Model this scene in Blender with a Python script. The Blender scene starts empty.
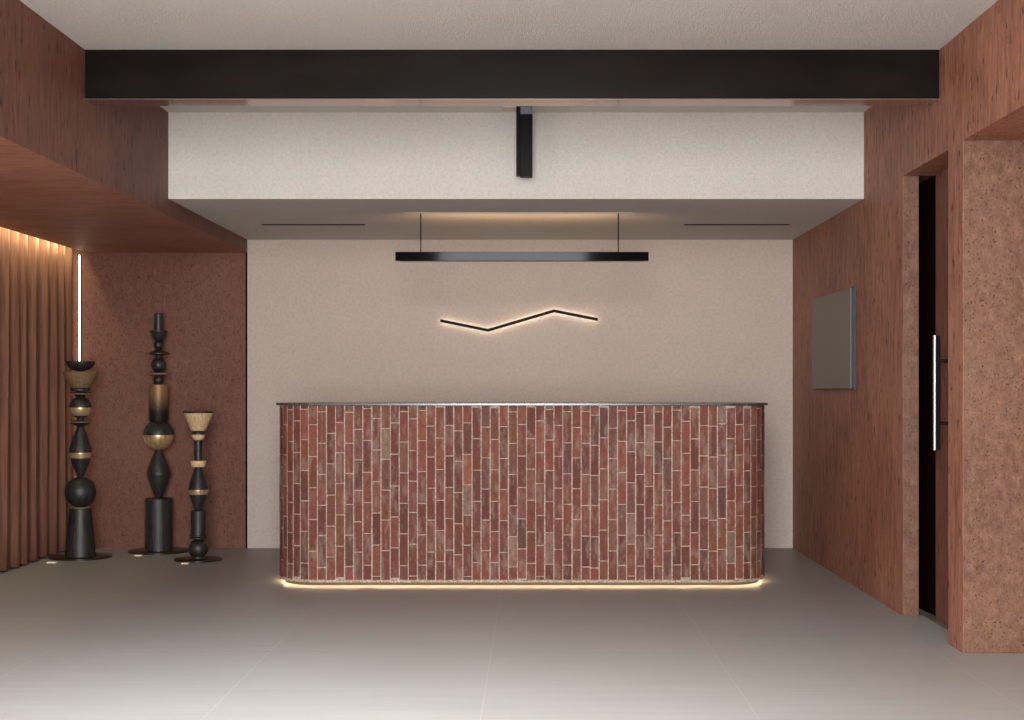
import bpy, bmesh, math, random
from mathutils import Vector
random.seed(7)
PI = math.pi
C = bpy.context.scene.collection
scene = bpy.context.scene

# ---------------------------------------------------------------- camera
F = 1500.0; VX = 534.0; VY = 388.0; H = 1.2
cam_d = bpy.data.cameras.new('camera'); cam = bpy.data.objects.new('camera', cam_d); C.objects.link(cam)
cam.location = (0, 0, H); cam.rotation_euler = (PI/2, 0, 0)
cam_d.sensor_width = 36.0; cam_d.lens = F/1024*36
cam_d.shift_x = -(VX-512)/1024; cam_d.shift_y = (VY-360)/1024
cam_d.clip_start = 0.05
scene.camera = cam

# ---------------------------------------------------------------- light
w = bpy.data.worlds.new('world'); scene.world = w; w.use_nodes = True
w.node_tree.nodes['Background'].inputs[0].default_value = (0.80, 0.88, 1.0, 1)
w.node_tree.nodes['Background'].inputs[1].default_value = 0.25
scene.view_settings.view_transform = 'Standard'
scene.view_settings.look = 'None'
scene.view_settings.gamma = 1
scene.view_settings.use_curve_mapping = False
scene.view_settings.exposure = 0.0

def area(name, loc, rot, sx, sy, power, col, spread=PI):
    l = bpy.data.lights.new(name, 'AREA'); l.shape = 'RECTANGLE'; l.size = sx; l.size_y = sy
    l.energy = power; l.color = col; l.spread = spread
    o = bpy.data.objects.new(name, l); C.objects.link(o); o.location = loc; o.rotation_euler = rot
    return o
# tall daylit window behind the viewer, then two added unseen fill lamps
area('daylight_window', (-0.28, -1.0, 1.88), (PI/2, 0, 0), 1.95, 3.2, 860, (0.95, 0.97, 1.0))
area('floor_fill_light', (-0.9, 4.3, 2.80), (0, 0, 0), 2.6, 2.2, 165, (0.90, 0.96, 1.0), math.radians(128))  # unseen fill lamp added overhead to brighten the near floor
area('side_fill_light', (-3.5, 3.2, 1.1), (0, -PI/2, 0), 1.9, 2.6, 50, (0.97, 0.98, 1.0))  # unseen fill lamp added on the left to brighten soffit and floor

# ---------------------------------------------------------------- helpers
def srgb(r, g, b):
    f = lambda c: ((c/255)/12.92 if c/255 <= 0.04045 else ((c/255+0.055)/1.055)**2.4)
    return (f(r), f(g), f(b), 1)

def new_mat(name, col=(0.8, 0.8, 0.8, 1), rough=0.6, metal=0.0, spec=0.5):
    m = bpy.data.materials.new(name); m.use_nodes = True
    b = m.node_tree.nodes['Principled BSDF']
    b.inputs['Base Color'].default_value = col
    b.inputs['Roughness'].default_value = rough
    b.inputs['Metallic'].default_value = metal
    b.inputs['Specular IOR Level'].default_value = spec
    return m

class NT:
    def __init__(s, m): s.t = m.node_tree; s.n = s.t.nodes; s.b = s.n['Principled BSDF']
    def add(s, kind, **kw):
        n = s.n.new(kind)
        for k, v in kw.items():
            if isinstance(k, str) and hasattr(n, k): setattr(n, k, v)
            else: n.inputs[k.replace('_', ' ')].default_value = v
        return n
    def link(s, a, b): s.t.links.new(a, b)
    def coord(s, scale=(1, 1, 1)):
        tc = s.n.new('ShaderNodeTexCoord'); mp = s.n.new('ShaderNodeMapping')
        mp.inputs['Scale'].default_value = scale
        s.link(tc.outputs['Object'], mp.inputs['Vector']); return mp.outputs[0]
    def noise(s, vec, scale, detail=4, rough=0.6):
        n = s.n.new('ShaderNodeTexNoise'); n.inputs['Scale'].default_value = scale
        n.inputs['Detail'].default_value = detail; n.inputs['Roughness'].default_value = rough
        s.link(vec, n.inputs['Vector']); return n.outputs['Fac']
    def ramp(s, fac, stops):
        r = s.n.new('ShaderNodeValToRGB'); e = r.color_ramp.elements
        while len(e) < len(stops): e.new(0.5)
        for i, (p, c) in enumerate(stops):
            e[i].position = p; e[i].color = c if len(c) == 4 else (*c, 1)
        s.link(fac, r.inputs[0]); return r.outputs[0]
    def mix(s, a, b, fac, mode='MIX'):
        m = s.n.new('ShaderNodeMix'); m.data_type = 'RGBA'; m.blend_type = mode
        for v, i in ((a, 6), (b, 7), (fac, 0)):
            if hasattr(v, 'links'): s.link(v, m.inputs[i])
            else: m.inputs[i].default_value = v
        return m.outputs[2]
    def math(s, op, a, b=0.0, c=None):
        m = s.n.new('ShaderNodeMath'); m.operation = op
        for i, v in enumerate((a, b) if c is None else (a, b, c)):
            if hasattr(v, 'links'): s.link(v, m.inputs[i])
            else: m.inputs[i].default_value = v
        return m.outputs[0]
    def color(s, c): s.link(c, s.b.inputs['Base Color'])
    def bump(s, h, strength, dist=0.01):
        b = s.n.new('ShaderNodeBump'); b.inputs['Strength'].default_value = strength
        b.inputs['Distance'].default_value = dist
        s.link(h, b.inputs['Height']); s.link(b.outputs[0], s.b.inputs['Normal'])

def g(v): return (v, v, v, 1)

def plaster(name, base, low, scale=1.0):
    m = new_mat(name, base, 0.85, spec=0.25); n = NT(m)
    v = n.coord()
    big = n.noise(v, 2.2, 3); fine = n.noise(v, 55*scale, 5, 0.7)
    c = n.mix(base, low, n.math('MULTIPLY', big, 0.45))
    f = n.ramp(fine, [(0.38, g(0.0)), (0.56, g(1.0))])
    c = n.mix(low, c, n.math('MULTIPLY_ADD', f, 0.45, 0.55))
    n.color(c); n.bump(n.math('ADD', fine, n.noise(v, 160*scale, 3)), 0.8, 0.008)
    return m

def clad(name, hi, mid, low, stretch=(26, 26, 2.2), rough=0.55, contrast=1.0):
    """red-brown mineral/wood cladding: fine vertical grain, dark pits, cloudy wear"""
    m = new_mat(name, mid, rough, spec=0.3); n = NT(m)
    grain = n.noise(n.coord(stretch), 1.0, 6, 0.7)
    grain2 = n.noise(n.coord(tuple(q*3.2 for q in stretch)), 1.0, 4, 0.75)
    v = n.coord(); cloud = n.noise(v, 1.5, 4, 0.6); patch = n.noise(v, 6, 5, 0.7)
    c = n.ramp(grain, [(0.32, low), (0.50, mid), (0.72, hi)])
    c = n.mix(mid, c, contrast)
    c = n.mix(c, hi, n.math('MULTIPLY', n.ramp(cloud, [(0.45, g(0)), (0.7, g(1))]), 0.5))
    c = n.mix(c, low, n.math('MULTIPLY', n.ramp(patch, [(0.50, g(0)), (0.75, g(1))]), 0.5*contrast))
    streak = n.ramp(grain2, [(0.38, g(0.62)), (0.52, g(1.0))])
    c = n.mix(c, streak, 0.55, 'MULTIPLY')
    fleck = n.ramp(n.noise(n.coord((90, 90, 30)), 1.0, 4, 0.7), [(0.62, g(0)), (0.70, g(1))])
    c = n.mix(c, tuple(min(1, x*1.5) for x in hi[:3])+(1,), n.math('MULTIPLY', fleck, 0.35))
    px_, pz_ = (120, 90) if stretch[2] > 12 else (36, 12)
    pitn = n.noise(n.coord((px_, px_, pz_)), 1.0, 3, 0.55)
    pit = n.ramp(pitn, [(0.335, g(1)), (0.365, g(0))])
    c = n.mix(c, tuple(x*0.2 for x in low[:3])+(1,), n.math('MULTIPLY', pit, 0.85))
    n.color(c)
    n.bump(n.math('SUBTRACT', n.math('ADD', n.math('MULTIPLY', grain, 0.5), n.math('MULTIPLY', grain2, 0.5)), pit), 0.6, 0.004)
    return m

def emis(name, col, strength):
    m = new_mat(name, (0.8, 0.8, 0.8, 1), 0.5); b = m.node_tree.nodes['Principled BSDF']
    b.inputs['Emission Color'].default_value = col; b.inputs['Emission Strength'].default_value = strength
    return m

M = {}
M['plaster_ceiling'] = plaster('plaster_ceiling', srgb(216, 210, 202), srgb(188, 181, 172))
M['plaster_wall'] = plaster('plaster_wall', srgb(208, 193, 180), srgb(180, 164, 151), 0.8)
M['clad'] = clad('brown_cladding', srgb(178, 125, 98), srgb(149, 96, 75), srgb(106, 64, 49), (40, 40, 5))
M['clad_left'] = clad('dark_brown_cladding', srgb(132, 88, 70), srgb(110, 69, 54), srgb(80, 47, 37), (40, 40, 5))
M['clad_soffit_lit'] = clad('lit_soffit_cladding', srgb(190, 134, 110), srgb(164, 108, 87), srgb(120, 74, 58), (4, 34, 34))  # underside copy lightened in its colour to stand in for bounced light
M['clad_stone_dim'] = clad('dimmed_mineral_cladding', srgb(132, 98, 79), srgb(109, 75, 58), srgb(85, 54, 42), (24, 24, 18), 0.6, 0.8)  # mineral texture, colour darkened to offset strong frontal light
M['clad_dark_stone'] = clad('dark_mineral_cladding', srgb(130, 88, 69), srgb(112, 70, 55), srgb(94, 56, 44), (24, 24, 14), 0.6, 0.5)
M['black_metal'] = new_mat('black_metal', srgb(24, 21, 20), 0.3)
M['beam_metal'] = new_mat('beam_steel', srgb(26, 22, 20), 0.3, spec=0.06)
_n = NT(M['beam_metal']); _v = _n.coord((1.2, 1.2, 4))
_n.color(_n.ramp(_n.noise(_v, 1.6, 5), [(0.35, srgb(17, 13, 11)), (0.7, srgb(27, 21, 18))]))
M['satin_black'] = new_mat('satin_black', srgb(11, 11, 12), 0.06, spec=0.05)
M['matte_black'] = new_mat('matte_black', srgb(11, 9, 8), 0.5, spec=0.1)
M['beam_sheen'] = new_mat('beam_sheen_metal', srgb(186, 168, 156), 0.12, 0.95)
M['bracket'] = new_mat('grey_bracket', srgb(120, 128, 140), 0.35, 0.6)
M['pale_plate'] = new_mat('pale_plate', srgb(196, 178, 162), 0.6)
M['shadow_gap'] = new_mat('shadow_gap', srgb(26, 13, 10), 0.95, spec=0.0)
M['panel_grey'] = new_mat('panel_grey', srgb(104, 94, 84), 0.42)
M['panel_edge'] = new_mat('panel_edge', srgb(52, 58, 64), 0.45, 0.0, 0.3)
M['steel'] = new_mat('highlight_steel', srgb(200, 200, 200), 0.32, 1.0)
M['alu'] = new_mat('aluminium', srgb(150, 140, 128), 0.4, 0.7)
M['plinth'] = new_mat('plinth_dark', srgb(60, 50, 44), 0.7)
M['warm_led'] = emis('warm_led', (1.0, 0.72, 0.42, 1), 30)
M['sign_led'] = emis('sign_led', (1.0, 0.88, 0.70, 1), 5)
M['white_led'] = emis('white_led', (1.0, 0.80, 0.55, 1), 11)
M['diffuser'] = new_mat('lamp_diffuser', srgb(60, 56, 52), 0.5)

# floor tiles ------------------------------------------------------
m = M['floor'] = new_mat('floor_tile', srgb(160, 150, 142), 0.42, spec=0.4); n = NT(m)
TX, TY, OX, OY = 1.01, 0.896, 0.816, 7.775
tc = n.n.new('ShaderNodeTexCoord'); sp = n.n.new('ShaderNodeSeparateXYZ'); n.link(tc.outputs['Object'], sp.inputs[0])
def gridline(o, off, size, wd):
    t = n.math('FRACT', n.math('DIVIDE', n.math('SUBTRACT', o, off-50*size), size))
    d = n.math('MULTIPLY', n.math('MINIMUM', t, n.math('SUBTRACT', 1.0, t)), size)
    return n.math('LESS_THAN', d, wd)
gr = n.math('MAXIMUM', gridline(sp.outputs[0], OX, TX, 0.0016), gridline(sp.outputs[1], OY, TY, 0.0026))
cell = n.n.new('ShaderNodeCombineXYZ')
n.link(n.math('FLOOR', n.math('DIVIDE', n.math('SUBTRACT', sp.outputs[0], OX-50*TX), TX)), cell.inputs[0])
n.link(n.math('FLOOR', n.math('DIVIDE', n.math('SUBTRACT', sp.outputs[1], OY-50*TY), TY)), cell.inputs[1])
wn = n.n.new('ShaderNodeTexWhiteNoise'); n.link(cell.outputs[0], wn.inputs['Vector'])
streak = n.noise(n.coord((1.3, 34, 1)), 1.0, 5, 0.65)
cloud = n.noise(n.coord(), 1.4, 4)
c = n.ramp(streak, [(0.3, srgb(140, 136, 131)), (0.7, srgb(155, 151, 146))])
c = n.mix(c, srgb(132, 126, 120), n.math('MULTIPLY', cloud, 0.35))
c = n.mix(c, srgb(144, 138, 133), n.math('MULTIPLY', wn.outputs['Value'], 0.25))
c = n.mix(c, srgb(190, 184, 178), n.math('MULTIPLY', gr, 0.32))
n.color(c); n.link(n.math('MULTIPLY_ADD', streak, 0.1, 0.40), n.b.inputs['Roughness'])
n.bump(n.math('SUBTRACT', streak, gr), 0.08, 0.003)

# brick, mortar, granite ------------------------------------------
m = M['brick'] = new_mat('brick', rough=0.72, spec=0.3); n = NT(m)
at = n.n.new('ShaderNodeAttribute'); at.attribute_name = 'brick_tint'
v = n.coord(); n1 = n.noise(v, 26, 5, 0.7); n2 = n.noise(v, 120, 4, 0.7); n3 = n.noise(n.coord((3, 3, 1)), 9, 4)
c = n.mix(at.outputs['Color'], srgb(76, 42, 34), n.math('MULTIPLY', n.ramp(n1, [(0.42, g(0)), (0.68, g(1))]), 0.55))
c = n.mix(c, srgb(150, 126, 112), n.math('MULTIPLY', n.ramp(n3, [(0.50, g(0)), (0.66, g(1))]), 0.5))
c = n.mix(c, srgb(58, 34, 30), n.math('MULTIPLY', n.ramp(n2, [(0.32, g(1)), (0.42, g(0))]), 0.6))
n.color(c); n.bump(n.math('ADD', n1, n2), 0.6, 0.004)
m = M['mortar'] = new_mat('mortar', rough=0.9, spec=0.2); n = NT(m); v = n.coord()
n.color(n.ramp(n.noise(v, 60, 5), [(0.3, srgb(126, 108, 96)), (0.6, srgb(188, 168, 154))])); n.bump(n.noise(v, 200, 3), 0.5, 0.003)
m = M['granite'] = new_mat('dark_granite', rough=0.22); n = NT(m); v = n.coord()
n.color(n.ramp(n.noise(v, 140, 3, 0.8), [(0.45, srgb(26, 23, 22)), (0.62, srgb(120, 108, 100))]))
m = M['terrazzo'] = new_mat('rough_stone_band', rough=0.8); n = NT(m); v = n.coord()
n.color(n.ramp(n.noise(v, 110, 4, 0.8), [(0.36, srgb(70, 52, 44)), (0.60, srgb(205, 186, 168))])); n.bump(n.noise(v, 110, 4), 0.6, 0.004)

# totem finishes ---------------------------------------------------
m = M['black_wood'] = new_mat('blackened_wood', rough=0.48, spec=0.5); n = NT(m)
gn = n.noise(n.coord((90, 90, 9)), 1.0, 5, 0.7)
n.color(n.ramp(gn, [(0.38, srgb(13, 12, 12)), (0.75, srgb(58, 54, 50))])); n.bump(gn, 0.35, 0.004)
m = M['pale_wood'] = new_mat('pale_wood', rough=0.6); n = NT(m)
gn = n.noise(n.coord((120, 120, 7)), 1.0, 5, 0.7)
n.color(n.ramp(gn, [(0.3, srgb(150, 114, 78)), (0.48, srgb(212, 176, 132)), (0.75, srgb(236, 208, 168))])); n.bump(gn, 0.4, 0.004)
m = M['brass'] = new_mat('worn_brass', srgb(214, 176, 124), 0.36, 0.65); n = NT(m)
n.color(n.ramp(n.noise(n.coord((50, 50, 8)), 1.0, 4), [(0.3, srgb(180, 144, 100)), (0.7, srgb(228, 198, 152))]))
m = M['patina'] = new_mat('brass_patina', rough=0.5, metal=0.35); n = NT(m)
tcx = n.n.new('ShaderNodeTexCoord'); spx = n.n.new('ShaderNodeSeparateXYZ'); n.link(tcx.outputs['Generated'], spx.inputs[0])
gn = n.noise(n.coord((80, 80, 14)), 1.0, 5, 0.75)
fz = n.math('ADD', spx.outputs[2], n.math('MULTIPLY', n.math('SUBTRACT', gn, 0.5), 0.5))
n.color(n.mix(srgb(26, 23, 21), srgb(138, 106, 68), n.ramp(fz, [(0.25, g(0)), (0.75, g(1))])))
m = M['aged_wood'] = new_mat('aged_wood', rough=0.6); n = NT(m)
gn = n.noise(n.coord((120, 120, 7)), 1.0, 5, 0.7)
n.color(n.ramp(gn, [(0.3, srgb(70, 52, 38)), (0.5, srgb(118, 92, 66)), (0.75, srgb(150, 122, 90))])); n.bump(gn, 0.4, 0.004)
M['base_disc'] = new_mat('dark_base_disc', srgb(34, 22, 18), 0.3)
m = M['curtain'] = new_mat('curtain_fabric', rough=0.85, spec=0.15); n = NT(m)
gn = n.noise(n.coord((60, 60, 3)), 1.0, 4, 0.6)
n.color(n.ramp(gn, [(0.3, srgb(98, 64, 51)), (0.7, srgb(126, 86, 68))])); n.bump(n.noise(n.coord(), 400, 2), 0.2, 0.002)

def tag(o, label=None, cat=None, group=None, kind=None):
    if label: o['label'] = label
    if cat: o['category'] = cat
    if group: o['group'] = group
    if kind: o['kind'] = kind
    return o
def empty(name, loc, label, cat, group=None):
    o = bpy.data.objects.new(name, None); C.objects.link(o); o.location = loc; o.empty_display_size = 0.1
    return tag(o, label, cat, group)
def link(name, bm, mats, parent=None, smooth=False):
    """mesh in world coordinates; re-based on the parent's origin"""
    me = bpy.data.meshes.new(name)
    bmesh.ops.recalc_face_normals(bm, faces=bm.faces[:])
    if parent is not None:
        p = Vector((0, 0, 0)); q = parent
        while q is not None: p += q.location; q = q.parent
        bmesh.ops.translate(bm, verts=bm.verts[:], vec=-p)
    bm.to_mesh(me); bm.free()
    for m in (mats if isinstance(mats, (list, tuple)) else [mats]): me.materials.append(m)
    if smooth:
        for p in me.polygons: p.use_smooth = True
        try: me.set_sharp_from_angle(angle=math.radians(38))
        except Exception: pass
    o = bpy.data.objects.new(name, me); C.objects.link(o)
    if parent is not None: o.parent = parent
    return o
def box(bm, x0, x1, y0, y1, z0, z1, mi=0, bev=0.0):
    t = bmesh.new()
    bmesh.ops.create_cube(t, size=1)
    for v in t.verts:
        v.co = Vector(((x0+x1)/2+v.co.x*(x1-x0), (y0+y1)/2+v.co.y*(y1-y0), (z0+z1)/2+v.co.z*(z1-z0)))
    if bev: bmesh.ops.bevel(t, geom=t.edges[:], offset=bev, segments=2, affect='EDGES', profile=0.5)
    for f in t.faces: f.material_index = mi
    tmp = bpy.data.meshes.new('t'); t.to_mesh(tmp); t.free(); bm.from_mesh(tmp); bpy.data.meshes.remove(tmp)
def B(*boxes, bev=0.0):
    bm = bmesh.new()
    for b in boxes: box(bm, *b[:6], mi=(b[6] if len(b) > 6 else 0), bev=bev)
    return bm
def lathe(cx, cy, prof, seg=40, mis=None):
    """prof: list of (r, z) from bottom to top; mis: material of each band"""
    bm = bmesh.new(); rings = []
    for r, z in prof:
        if r < 1e-5: rings.append([bm.verts.new((cx, cy, z))])
        else: rings.append([bm.verts.new((cx+r*math.cos(2*PI*i/seg), cy+r*math.sin(2*PI*i/seg), z)) for i in range(seg)])
    for k in range(len(rings)-1):
        a, b = rings[k], rings[k+1]; mi = mis[k] if mis else 0
        for i in range(seg):
            j = (i+1) % seg
            if len(a) == 1 and len(b) == 1: continue
            if len(a) == 1: f = bm.faces.new((a[0], b[j], b[i]))
            elif len(b) == 1: f = bm.faces.new((a[i], a[j], b[0]))
            else: f = bm.faces.new((a[i], a[j], b[j], b[i]))
            f.material_index = mi
    if len(rings[0]) > 1: bm.faces.new(rings[0][::-1]).material_index = mis[0] if mis else 0
    if len(rings[-1]) > 1: bm.faces.new(rings[-1]).material_index = mis[-1] if mis else 0
    return bm
def tube(bm, a, b, r, seg=12):
    a, b = Vector(a), Vector(b); d = (b-a).normalized()
    u = d.orthogonal().normalized(); v = d.cross(u)
    ra = [bm.verts.new(a+r*(u*math.cos(2*PI*i/seg)+v*math.sin(2*PI*i/seg))) for i in range(seg)]
    rb = [bm.verts.new(b+r*(u*math.cos(2*PI*i/seg)+v*math.sin(2*PI*i/seg))) for i in range(seg)]
    for i in range(seg): bm.faces.new((ra[i], ra[(i+1) % seg], rb[(i+1) % seg], rb[i]))
    bm.faces.new(ra[::-1]); bm.faces.new(rb)
def struct(name, bm, m): return tag(link(name, bm, m), kind='structure')

# ---------------------------------------------------------------- the room
XR, XL, ZC, YB = 1.94, -2.15, 2.82, 11.25
YF = -2.0
struct('floor', B((-3.7, 3.2, YF, YB+0.3, -0.1, 0)), M['floor'])
struct('ceiling', B((-3.7, 3.2, 3.2, YB+0.2, ZC, ZC+0.1), (-3.7, 3.2, YF, 3.2, 3.5, 3.6), (-3.7, 3.2, 3.1, 3.2, ZC, 3.6)), M['plaster_ceiling'])
struct('wall_back', B((XL, XR, YB, YB+0.2, 0, ZC)), M['plaster_wall'])
# dropped pale bulkhead over the counter
struct('wall_upper', B((XL, XR, 8.82, YB, 2.312, ZC)), [M['plaster_ceiling']])
# brown bulkhead on the left, its soffit stops short of the curtain to leave a light slot
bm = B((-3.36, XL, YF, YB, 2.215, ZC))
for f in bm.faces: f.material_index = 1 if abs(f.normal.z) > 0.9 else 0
struct('wall_upper_left', bm, [M['clad_left'], M['clad_soffit_lit']])
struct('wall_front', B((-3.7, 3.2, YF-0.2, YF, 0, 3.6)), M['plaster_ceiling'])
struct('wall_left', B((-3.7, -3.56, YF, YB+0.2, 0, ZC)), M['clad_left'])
struct('wall_back_left', B((-3.56, XL-0.012, YB-0.004, YB+0.2, 0, ZC)), M['clad_dark_stone'])
struct('trim_shade', B((XL-0.012, XL, YB-0.006, YB+0.2, 0, 2.215)), M['shadow_gap'])  # dark strip painted in for the shadow line beside the recess wall
# right wall: main run, door header, pillar, niche header, enclosure behind
bm = B((XR, 2.025, 7.89, YB+0.2, 0, ZC), (XR, 2.14, 7.03, 7.89, 2.315, ZC), bev=0.003)
for f in bm.faces: f.material_index = 1 if abs(f.normal.y) > 0.9 else 0  # viewer-facing faces take the darkened cladding
struct('wall_right', bm, [M['clad'], M['clad_stone_dim']])
bm = B((XR, 3.0, 6.785, 7.03, 0, ZC), bev=0.004)
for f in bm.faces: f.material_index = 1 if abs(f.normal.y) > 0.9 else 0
struct('wall_right_pillar', bm, [M['clad'], M['clad_stone_dim']])
struct('wall_right_header', B((XR, 3.0, YF, 6.785, 2.32, ZC)), M['clad'])
struct('wall_right_outer', B((3.0, 3.2, YF, YB+0.2, 0, ZC), (2.03, 3.0, YB, YB+0.2, 0, ZC), (2.14, 3.0, 7.03, YB, 2.315, ZC)), M['clad'])
struct('trim_2', B((2.045, 2.125, 7.0, 7.95, 0.0, 0.006)), M['alu'])
# door leaf with bar handle
door = bpy.data.objects.new('door_1', None); C.objects.link(door); door.location = (2.1, 7.4, 0); tag(door, kind='structure')
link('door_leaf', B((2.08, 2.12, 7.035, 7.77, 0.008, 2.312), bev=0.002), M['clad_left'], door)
link('door_gap_shade', B((2.10, 2.135, 7.772, 9.5, 0.0, 2.315)), M['shadow_gap'], door)  # near-black sheet closing the gap in place of the unlit interior
hb = bmesh.new(); tube(hb, (2.005, 7.5, 0.89), (2.005, 7.5, 1.462), 0.011, 16)
hb.free(); hn = link('door_handle', B((2.006, 2.030, 7.49, 7.512, 0.89, 1.462), bev=0.002), M['matte_black'], door)
rod = bmesh.new(); tube(rod, (2.0, 7.487, 0.89), (2.0, 7.487, 1.462), 0.0085, 16)
st = link('handle_highlight', rod, M['steel'], None, True)  # bright rod added in place of the highlight along the handle
st.parent = hn; st.data.transform(__import__('mathutils').Matrix.Translation(-door.location)); st['label'] = 'bright steel rod standing in for the highlight on the handle'
for z in (1.024, 1.335):
    sb = bmesh.new(); tube(sb, (2.015, 7.5, z), (2.082, 7.5, z), 0.009)
    o = link('handle_mount', sb, M['black_metal'], None, True); o.parent = hn
    o.data.transform(__import__('mathutils').Matrix.Translation(-door.location))

# ---------------------------------------------------------------- ceiling beam
beam = empty('ceiling_beam', (0, 7.28, 2.58), 'long black steel beam crossing the room under the ceiling', 'beam')
link('web', B((XL, XR, 7.18, 7.335, 2.584, ZC), bev=0.002), M['beam_metal'], beam)
link('underside_sheen', B((XL, XR, 7.176, 7.34, 2.580, 2.584)), M['beam_sheen'], beam)  # pale metal plate added in place of the dark underside's grazing reflection

# ---------------------------------------------------------------- box lamp hung before the bulkhead
bl = empty('ceiling_box_lamp', (-0.05, 8.62, 2.815), 'short black upright box lamp hanging under the ceiling in front of the pale bulkhead', 'lamp')
s = 8.6/1500
link('lamp_body', B(((520-534)*s, (532.5-534)*s, 8.6, 8.67, 1.2+(388-176.3)*s, 1.2+(388-114)*s), bev=0.002), M['matte_black'], bl)
link('side_rail', B(((516.2-534)*s, (520-534)*s, 8.605, 8.66, 1.2+(388-175.3)*s, ZC-0.004), bev=0.0015), M['matte_black'], bl)
link('bracket', B(((520.3-534)*s, (532-534)*s, 8.615, 8.66, 1.2+(388-114)*s, ZC-0.002), bev=0.002), M['bracket'], bl)
link('ceiling_plate', B(((503-534)*s, (516.2-534)*s, 8.60, 8.70, ZC-0.012, ZC-0.0005), bev=0.002), M['pale_plate'], bl)

# ---------------------------------------------------------------- linear pendant
YP = 9.51; s = YP/1500
pend = empty('linear_pendant_lamp', ((522-534)*s, YP, 2.03), 'long thin black bar lamp hanging on two wires above the brick counter', 'lamp')
z1, z0 = 1.2+(388-251.8)*s, 1.2+(388-260.8)*s
link('lamp_bar', B(((395.3-534)*s, (648.7-534)*s, YP, YP+0.05, z0, z1), bev=0.0015), M['satin_black'], pend)
link('diffuser', B(((400-534)*s, (644-534)*s, YP+0.012, YP+0.038, z0-0.002, z0+0.002)), M['diffuser'], pend)
for x in (420.5, 618.5):
    bm = bmesh.new(); tube(bm, ((x-534)*s, YP+0.025, z1), ((x-534)*s, YP+0.025, 2.312), 0.0042, 8)
    link('suspension_wire', bm, M['black_metal'], pend, True)
link('canopy', B(((404-534)*s, (634-534)*s, YP+0.0, YP+0.05, 2.3085, 2.3118)), M['plaster_ceiling'], pend)
area('pendant_uplight', ((522-534)*s, YP+0.025, z1+0.02), (PI+math.radians(-72), 0, 0), 1.3, 0.03, 3.6, (1.0, 0.62, 0.33))

# ---------------------------------------------------------------- air slots in the soffit
for (xa, xb, lab) in ((262, 365, 'thin black slot vent in the pale soffit left of the pendant lamp'), (684, 789, 'thin black slot vent in the pale soffit right of the pendant lamp')):
    s = 10.2/1500
    x0, x1 = (xa-534)*s, (xb-534)*s
    v = empty('slot_vent', ((x0+x1)/2, 10.2, 2.31), lab, 'vent', 'slot vents in the soffit')
    link('frame', B((x0, x1, 10.18, 10.186, 2.3085, 2.3118), (x0, x1, 10.215, 10.221, 2.3085, 2.3118), (x0, x0+0.008, 10.18, 10.221, 2.3085, 2.3118), (x1-0.008, x1, 10.18, 10.221, 2.3085, 2.3118)), M['matte_black'], v)
    link('slot', B((x0+0.008, x1-0.008, 10.186, 10.215, 2.309, 2.3116)), M['shadow_gap'], v)

# ---------------------------------------------------------------- zigzag wall light
YW = YB-0.035
s = YW/1500
pts = [((x-534)*s, 1.2+(388-y)*s) for x, y in ((440.3, 320.6), (488, 330.3), (554, 310.9), (597.8, 319.6))]
def zigzag(name, pts, hw, y0, y1, m, parent):
    bm = bmesh.new(); rows = []
    P = [Vector((p[0], p[1])) for p in pts]
    for i, p in enumerate(P):
        d0 = (P[i]-P[i-1]).normalized() if i else (P[1]-P[0]).normalized()
        d1 = (P[i+1]-P[i]).normalized() if i < len(P)-1 else d0
        nrm = Vector((-(d0+d1).y, (d0+d1).x)).normalized()
        k = hw/max(0.5, nrm.dot(Vector((-d1.y, d1.x))))
        a, b = p+nrm*k, p-nrm*k
        rows.append([bm.verts.new((a.x, y0, a.y)), bm.verts.new((a.x, y1, a.y)), bm.verts.new((b.x, y1, b.y)), bm.verts.new((b.x, y0, b.y))])
    for r, q in zip(rows, rows[1:]):
        for i in range(4): bm.faces.new((r[i], r[(i+1) % 4], q[(i+1) % 4], q[i]))
    bm.faces.new(rows[0]); bm.faces.new(rows[-1][::-1])
    return link(name, bm, m, parent)
zz = empty('zigzag_wall_lamp', (pts[1][0], YW, pts[1][1]), 'thin black zigzag line on the pale wall, lit from behind', 'lamp')
zigzag('bar', pts, 0.0108, YW-0.012, YW+0.010, M['matte_black'], zz)
zigzag('led_strip', pts, 0.008, YW+0.010, YW+0.016, M['sign_led'], zz)
for x, z in ((pts[0][0]+0.12, pts[0][1]-0.0245), (pts[2][0]-0.02, pts[2][1]-0.006), (pts[1][0]+0.03, pts[1][1]+0.009)):
    bm = bmesh.new(); tube(bm, (x, YW+0.008, z), (x, YB, z), 0.004, 8)
    link('standoff', bm, M['black_metal'], zz)

# ---------------------------------------------------------------- grey panel on the right wall
gp = empty('wall_panel', (XR, 9.75, 1.2), 'flat dark grey rectangular panel mounted on the brown right wall', 'panel')
link('face', B((1.908, 1.914, 9.045, 10.30, 1.196, 1.806), bev=0.001), M['panel_grey'], gp)
link('housing', B((1.914, 1.925, 9.05, 10.295, 1.20, 1.802)), M['panel_edge'], gp)
link('back_frame', B((1.925, XR, 9.038, 10.307, 1.19, 1.812)), M['panel_edge'], gp)

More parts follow.
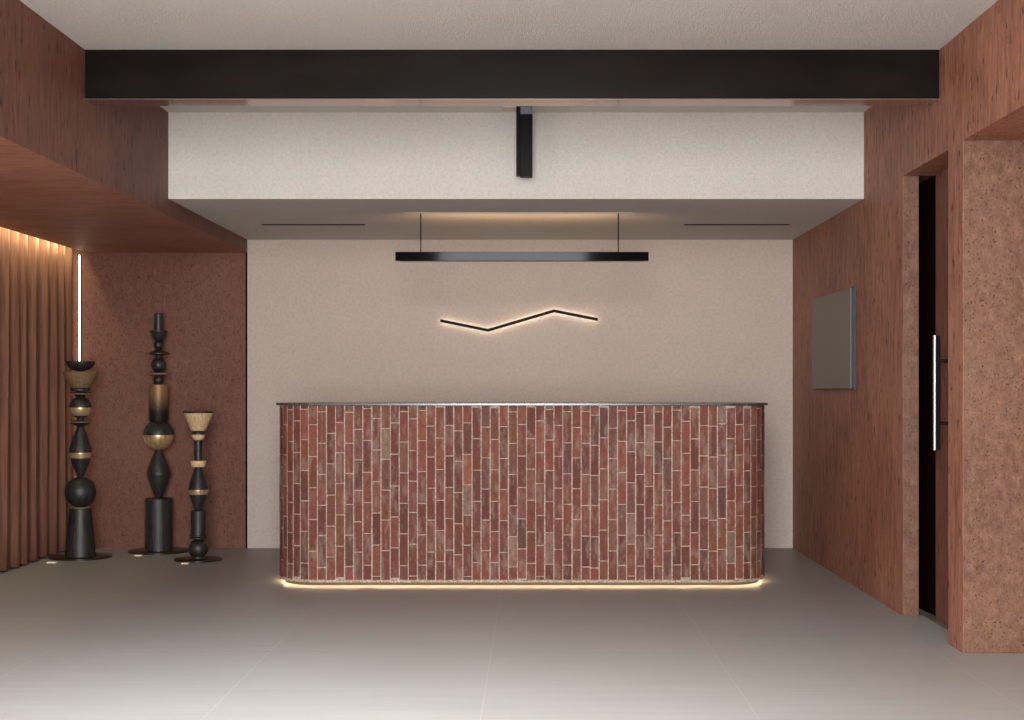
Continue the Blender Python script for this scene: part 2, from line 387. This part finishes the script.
# ---------------------------------------------------------------- brick counter
CX0, CX1, CY0, CY1, CR = -1.583, 1.434, 9.09, 9.86, 0.27
ZB0, ZB1 = 0.036, 1.093
def perim(off):
    x0, x1, y0, y1, r = CX0-off, CX1+off, CY0-off, CY1+off, CR+off
    segs = []
    L1, L2, A = (x1-x0-2*r), (y1-y0-2*r), PI/2*r
    return x0, x1, y0, y1, r, L1, L2, A
def ppoint(s, off):
    """point on the rounded rectangle; s measured on the nominal outline"""
    x0, x1, y0, y1, r, L1, L2, A = perim(0)
    T = 2*(L1+L2)+4*A; s %= T
    if s < L1: p, nn = Vector((x0+r+s, y0)), Vector((0, -1))
    elif s < L1+A: a = (s-L1)/r; nn = Vector((math.sin(a), -math.cos(a))); p = Vector((x1-r, y0+r))+nn*r
    elif s < L1+A+L2: t = s-L1-A; p, nn = Vector((x1, y0+r+t)), Vector((1, 0))
    elif s < L1+2*A+L2: a = (s-L1-A-L2)/r; nn = Vector((math.cos(a), math.sin(a))); p = Vector((x1-r, y1-r))+nn*r
    elif s < 2*L1+2*A+L2: t = s-L1-2*A-L2; p, nn = Vector((x1-r-t, y1)), Vector((0, 1))
    elif s < 2*L1+3*A+L2: a = (s-2*L1-2*A-L2)/r; nn = Vector((-math.sin(a), math.cos(a))); p = Vector((x0+r, y1-r))+nn*r
    elif s < 2*L1+3*A+2*L2: t = s-2*L1-3*A-L2; p, nn = Vector((x0, y1-r-t)), Vector((-1, 0))
    else: a = (s-2*L1-3*A-2*L2)/r; nn = Vector((-math.cos(a), -math.sin(a))); p = Vector((x0+r, y0+r))+nn*r
    return p+nn*off
def total(): _, _, _, _, _, L1, L2, A = perim(0); return 2*(L1+L2)+4*A
def ring_prism(off, z0, z1, inner=None, bev=None):
    bm = bmesh.new(); N = 220; T = total()
    ss = [T*i/N for i in range(N)]
    lv = [(off, z0), (off, z1)] if not bev else [(off-bev, z0), (off, z0+bev), (off, z1-bev), (off-bev, z1)]
    rows = [[bm.verts.new((*ppoint(q, o), z)) for q in ss] for o, z in lv]
    if inner is not None:
        rows.append([bm.verts.new((*ppoint(q, inner), z1)) for q in ss]); rows.append([bm.verts.new((*ppoint(q, inner), z0)) for q in ss])
        rows.append(rows[0])
    for a, b in zip(rows, rows[1:]):
        for i in range(N): bm.faces.new((a[i], a[(i+1) % N], b[(i+1) % N], b[i]))
    if inner is None: bm.faces.new(rows[0][::-1]); bm.faces.new(rows[-1])
    return bm
ct = empty('reception_counter', ((CX0+CX1)/2, (CY0+CY1)/2, 0), 'long reception counter clad in upright red bricks with rounded ends and glowing base', 'counter')
link('countertop', ring_prism(0.022, 1.0935, 1.1085, bev=0.002), M['granite'], ct, True)
link('mortar_shell', ring_prism(-0.003, ZB0, ZB1), M['mortar'], ct, True)
link('base_band', ring_prism(-0.001, 0.022, ZB0+0.002, inner=-0.006), M['terrazzo'], ct)
link('plinth', ring_prism(-0.034, 0.0, 0.0225), M['plinth'], ct)
link('led_strip', ring_prism(-0.028, 0.0230, 0.0285, inner=-0.034), M['warm_led'], ct)
bm = bmesh.new(); lay = bm.loops.layers.float_color.new('brick_tint')
T = total(); ncol = round(T/0.0552); cw = T/ncol; bl_ = 0.188
pal = [(150, 92, 78)]*6+[(140, 84, 72)]*6+[(154, 98, 84)]*5+[(132, 80, 70)]*4+[(148, 104, 94)]*3+[(160, 104, 82)]*2+[(172, 146, 130)]*1+[(128, 90, 82)]*2
for i in range(ncol):
    s0 = i*cw+0.0036+random.uniform(-.0008, .0008); s1 = (i+1)*cw-0.0036+random.uniform(-.0008, .0008)
    z = ZB0-bl_+(0.5 if i % 2 else 0.02)*bl_+random.uniform(-.022, .022)+(0.35*bl_ if random.random() < .12 else 0)
    while z < ZB1:
        hgt = bl_+random.uniform(-.006, .006)
        za, zb = max(z+0.003, ZB0+0.001), min(z+hgt-0.003, ZB1-0.001); z += hgt
        if zb-za < 0.012: continue
        out = random.uniform(-0.0012, 0.0016); c_ = random.uniform(0.0015, 0.003)
        bb = random.uniform(0.91, 1.09); col = [x*bb*random.uniform(0.975, 1.025) for x in random.choice(pal)]; col = srgb(*[x*f for x, f in zip(col, (0.80, 0.735, 0.69))])
        K = 3
        def ringp(off, ins):
            S = [s0+ins+(s1-s0-2*ins)*k/K for k in range(K+1)]
            sl = random.uniform(-.001, .001)
            lo = [bm.verts.new((*ppoint(q, off), za+ins)) for q in S]; hi = [bm.verts.new((*ppoint(q+sl, off), zb-ins)) for q in S]
            return lo, hi
        r0, r1, r2 = ringp(-0.008, 0), ringp(out-0.002, 0), ringp(out, c_)
        fs = []
        for (la, ha), (lb, hb_) in ((r0, r1), (r1, r2)):
            for k in range(K):
                fs.append(bm.faces.new((la[k], la[k+1], lb[k+1], lb[k]))); fs.append(bm.faces.new((hb_[k], hb_[k+1], ha[k+1], ha[k])))
            fs.append(bm.faces.new((la[0], lb[0], hb_[0], ha[0]))); fs.append(bm.faces.new((lb[K], la[K], ha[K], hb_[K])))
        for k in range(K): fs.append(bm.faces.new((r2[0][k], r2[0][k+1], r2[1][k+1], r2[1][k])))
        for f in fs:
            for l in f.loops: l[lay] = col
link('brick_cladding', bm, M['brick'], ct)

# ---------------------------------------------------------------- totems
MM = [M['black_wood'], M['brass'], M['pale_wood'], M['patina'], M['aged_wood']]
def sph(r, zc, h=None, n=18, t0=-PI/2, t1=PI/2):
    h = h or r
    return [(max(0.0, r*math.cos(t0+(t1-t0)*i/n)) if 0 < i < n or abs(math.cos(t0+(t1-t0)*i/n)) > 1e-4 else 0.0, zc+h*math.sin(t0+(t1-t0)*i/n)) for i in range(n+1)]
M['tag_white'] = new_mat('tag_white', srgb(240, 225, 205), 0.5)
def totem(cx, D, R, label, tg, parts):
    s = D/1500; X = (cx-534)*s
    t = empty('totem_sculpture', (X, D, 0), label, 'sculpture', 'turned wooden totems by the brown wall')
    Z = lambda y: 1.2+(388-y)*s
    link('base_disc', lathe(X, D, [(R*s-0.003, 0.0), (R*s, 0.003), (R*s, 0.009), (R*s-0.004, 0.012)], 64), M['base_disc'], t, True)
    link('base_tag', B((X+tg[0]*s, X+tg[1]*s, tg[2], tg[2]+0.05, 0.0, 0.007), bev=0.001), M['tag_white'], t)
    for name, kind, *a in parts:
        if kind == 'sphere':                         # yc, r, (two tone)
            yc, r = a[0], a[1]; two = a[2] if len(a) > 2 else 0
            p = sph(r*s, Z(yc)); mis = [two if 1 <= i < 9 else 0 for i in range(18)]
            if two and len(a) > 3: mis = [0 if i < a[3] else two if i < 9 else 0 for i in range(18)]
            bm = lathe(X, D, p, 48, mis)
        elif kind == 'prof':                         # list of (r, y) top to bottom, material(s)
            p = [(max(r*s, 0), Z(y)) for r, y in a[0]][::-1]
            mi = a[1]; bm = lathe(X, D, p, 48, mi if isinstance(mi, list) else [mi]*(len(p)-1))
        elif kind == 'bicone':                       # y0, ym, y1, rm, r_end, bandmaterial
            y0, ym, y1, rm, re, band = a; pr = []; mis = []
            N = 14
            for i in range(N+1):
                u = i/N; y = y1+(ym-y1)*u; pr.append((re+(rm-re)*(0.6*u+0.4*math.sin(u*PI/2)), y))
            for i in range(1, N+1):
                u = 1-i/N; y = y0+(ym-y0)*u; pr.append((re+(rm-re)*(0.6*u+0.4*math.sin(u*PI/2)), y))
            mis = [band if band and N-3 <= i < N else 0 for i in range(2*N)]
            bm = lathe(X, D, [(r*s, Z(y)) for r, y in pr], 48, mis)
        o = link(name, bm, MM, t, True)
    return t
totem(80.5, 10.62, 30.5, 'black totem with flared wooden cup and bowl on top, beside the curtain', (-18, -9, 10.27), [
    ('bowl', 'prof', [(12.5, 362), (14.2, 361.2), (14, 363), (12.3, 366.5), (9, 369.4), (4, 371), (2.5, 372.5)], 0),
    ('cup', 'prof', [(15.5, 372.4), (17.6, 371.8), (17.2, 373), (13, 381), (9.5, 387), (6.5, 390)], 4),
    ('dome', 'prof', [(3, 384), (8, 386.6), (9.6, 389), (9.4, 391), (3, 392)], 0),
    ('disc', 'prof', [(3, 391.5), (11, 392.8), (11.3, 393.5), (10.8, 394.3), (6, 395), (3, 398)], [0, 0, 1, 0, 0]),
    ('ball', 'sphere', 407.5, 11, 1, 4),
    ('disc', 'prof', [(3, 417.5), (4, 420), (10.3, 421.5), (10.5, 422.3), (8, 424), (3, 427)], [0, 0, 4, 0, 0]),
    ('bicone', 'bicone', 425, 452.5, 478, 11.3, 2.6, 1),
    ('large_ball', 'sphere', 492, 15.3),
    ('collar', 'prof', [(9, 506.6), (10.5, 506.9), (10.5, 507.9), (9, 508.2)], 4),
    ('pedestal', 'prof', [(10, 508), (10.7, 508.6), (15.2, 556), (15.2, 557.2)], 0)])
totem(158.5, 11.0, 30, 'tallest dark totem with brass-bellied ball, in the middle against the brown wall', (-13.5, -6.5, 10.70), [
    ('top_cylinder', 'prof', [(4.0, 313.5), (4.4, 314), (4.4, 332)], 0),
    ('collar', 'prof', [(4, 330.4), (8.6, 330.6), (8.8, 332), (7.4, 334), (7, 336.5), (5, 339.6), (2.5, 341)], 0),
    ('small_ball', 'sphere', 344.8, 4.9),
    ('flared_disc', 'prof', [(2.5, 348.5), (4, 350.5), (10.8, 353.2), (10.8, 354), (4, 355.5), (3, 358.5)], 0),
    ('ball', 'sphere', 365, 7.4),
    ('thin_disc', 'prof', [(4, 372.2), (11.3, 373), (11.5, 374), (11, 374.8), (3.5, 376)], [0, 4, 4, 0]),
    ('small_ball', 'sphere', 380, 5.2),
    ('brass_cylinder', 'prof', [(9, 384.4), (9.6, 385), (9.6, 420.5), (9.0, 421.5)], 3),
    ('large_ball', 'sphere', 434.8, 15.3, 1),
    ('bicone', 'bicone', 449.5, 473.5, 499, 11.8, 2.8, 0),
    ('pedestal', 'prof', [(13, 498.2), (13.6, 498.8), (13.6, 550), (13.6, 551)], 0)])
totem(198.3, 10.46, 24, 'shortest dark totem with a pale flared cup on top, right of the tallest one', (-9, -2.5, 10.22), [
    ('cup', 'prof', [(14.0, 412), (15.2, 411.4), (15, 413), (14.4, 413.6), (7.6, 430), (6.5, 430.8)], [2, 2, 2, 0, 0]),
    ('ball', 'sphere', 434.6, 6.6, 2),
    ('stem', 'prof', [(4.1, 440), (4.1, 461)], 0),
    ('dish', 'prof', [(7.5, 460.6), (8.2, 461), (6.6, 466.6), (6, 467)], 2),
    ('bicone', 'bicone', 466.5, 489.5, 512, 10, 3, 1),
    ('cylinder', 'prof', [(7, 510.5), (7.6, 511), (7.6, 534.5)], 0),
    ('ring', 'prof', [(6, 534), (8.7, 534.8), (8.7, 535.8), (6, 536.4), (8.7, 537.2), (8.7, 538.2), (5, 539)], [0, 0, 0, 2, 0, 0]),
    ('base_ball', 'sphere', 548.5, 9.8),
    ('foot', 'prof', [(6, 556), (7, 558.8)], 0)])

# ---------------------------------------------------------------- curtain and its lights
bm = bmesh.new(); prev = None; PER = 0.205; x_c = -3.468
y = 4.6; rows = []; steps = 14
prof = []
k = 0
while y < 11.1:
    per = PER*random.uniform(0.85, 1.15); am = random.uniform(0.032, 0.046)
    for j in range(steps):
        u = j/steps
        # flat-faced fold: slow rise over most of the pleat, quick return
        ph = u/0.68*PI if u < 0.68 else PI+(u-0.68)/0.32*PI
        prof.append((x_c+am*math.tanh(2.2*math.cos(ph))/math.tanh(2.2), y+u*per, random.uniform(-0.002, 0.002)))
    y += per
zl = [0.012, 0.3, 0.8, 1.4, 2.0, 2.28, 2.40]
ysc = (11.15-4.6)/(prof[-1][1]-4.6)
for (px, py, rr) in prof:
    py = 4.6+(py-4.6)*ysc
    rows.append([bm.verts.new((px+rr*(1-z/2.4)*2+0.006*math.sin(py*7+z*1.3), py+0.004*math.sin(z*2+py*3), z)) for z in zl])
for a, b in zip(rows, rows[1:]):
    for i in range(len(zl)-1): bm.faces.new((a[i], a[i+1], b[i+1], b[i]))
cu = link('curtain', bm, M['curtain'], None, True)
sm = cu.modifiers.new('thick', 'SOLIDIFY'); sm.thickness = 0.003
tag(cu, 'red-brown pleated floor-length curtain on the left, lit from above', 'curtain')
area('curtain_cove_light', (-3.374, 8.0, 2.245), (0, math.radians(50), 0), 0.014, 6.2, 34, (1.0, 0.97, 0.62))
ls = empty('corner_light_strip', (-3.405, YB-0.012, 0), 'thin vertical glowing strip in the corner between curtain and brown wall', 'light')
link('channel', B((-3.412, -3.398, YB-0.012, YB-0.004, 0.01, 2.20), (-3.398, -3.394, YB-0.016, YB-0.004, 0.01, 2.20)), M['shadow_gap'], ls)
link('led', B((-3.406, -3.401, YB-0.024, YB-0.012, 0.02, 2.195)), M['white_led'], ls)
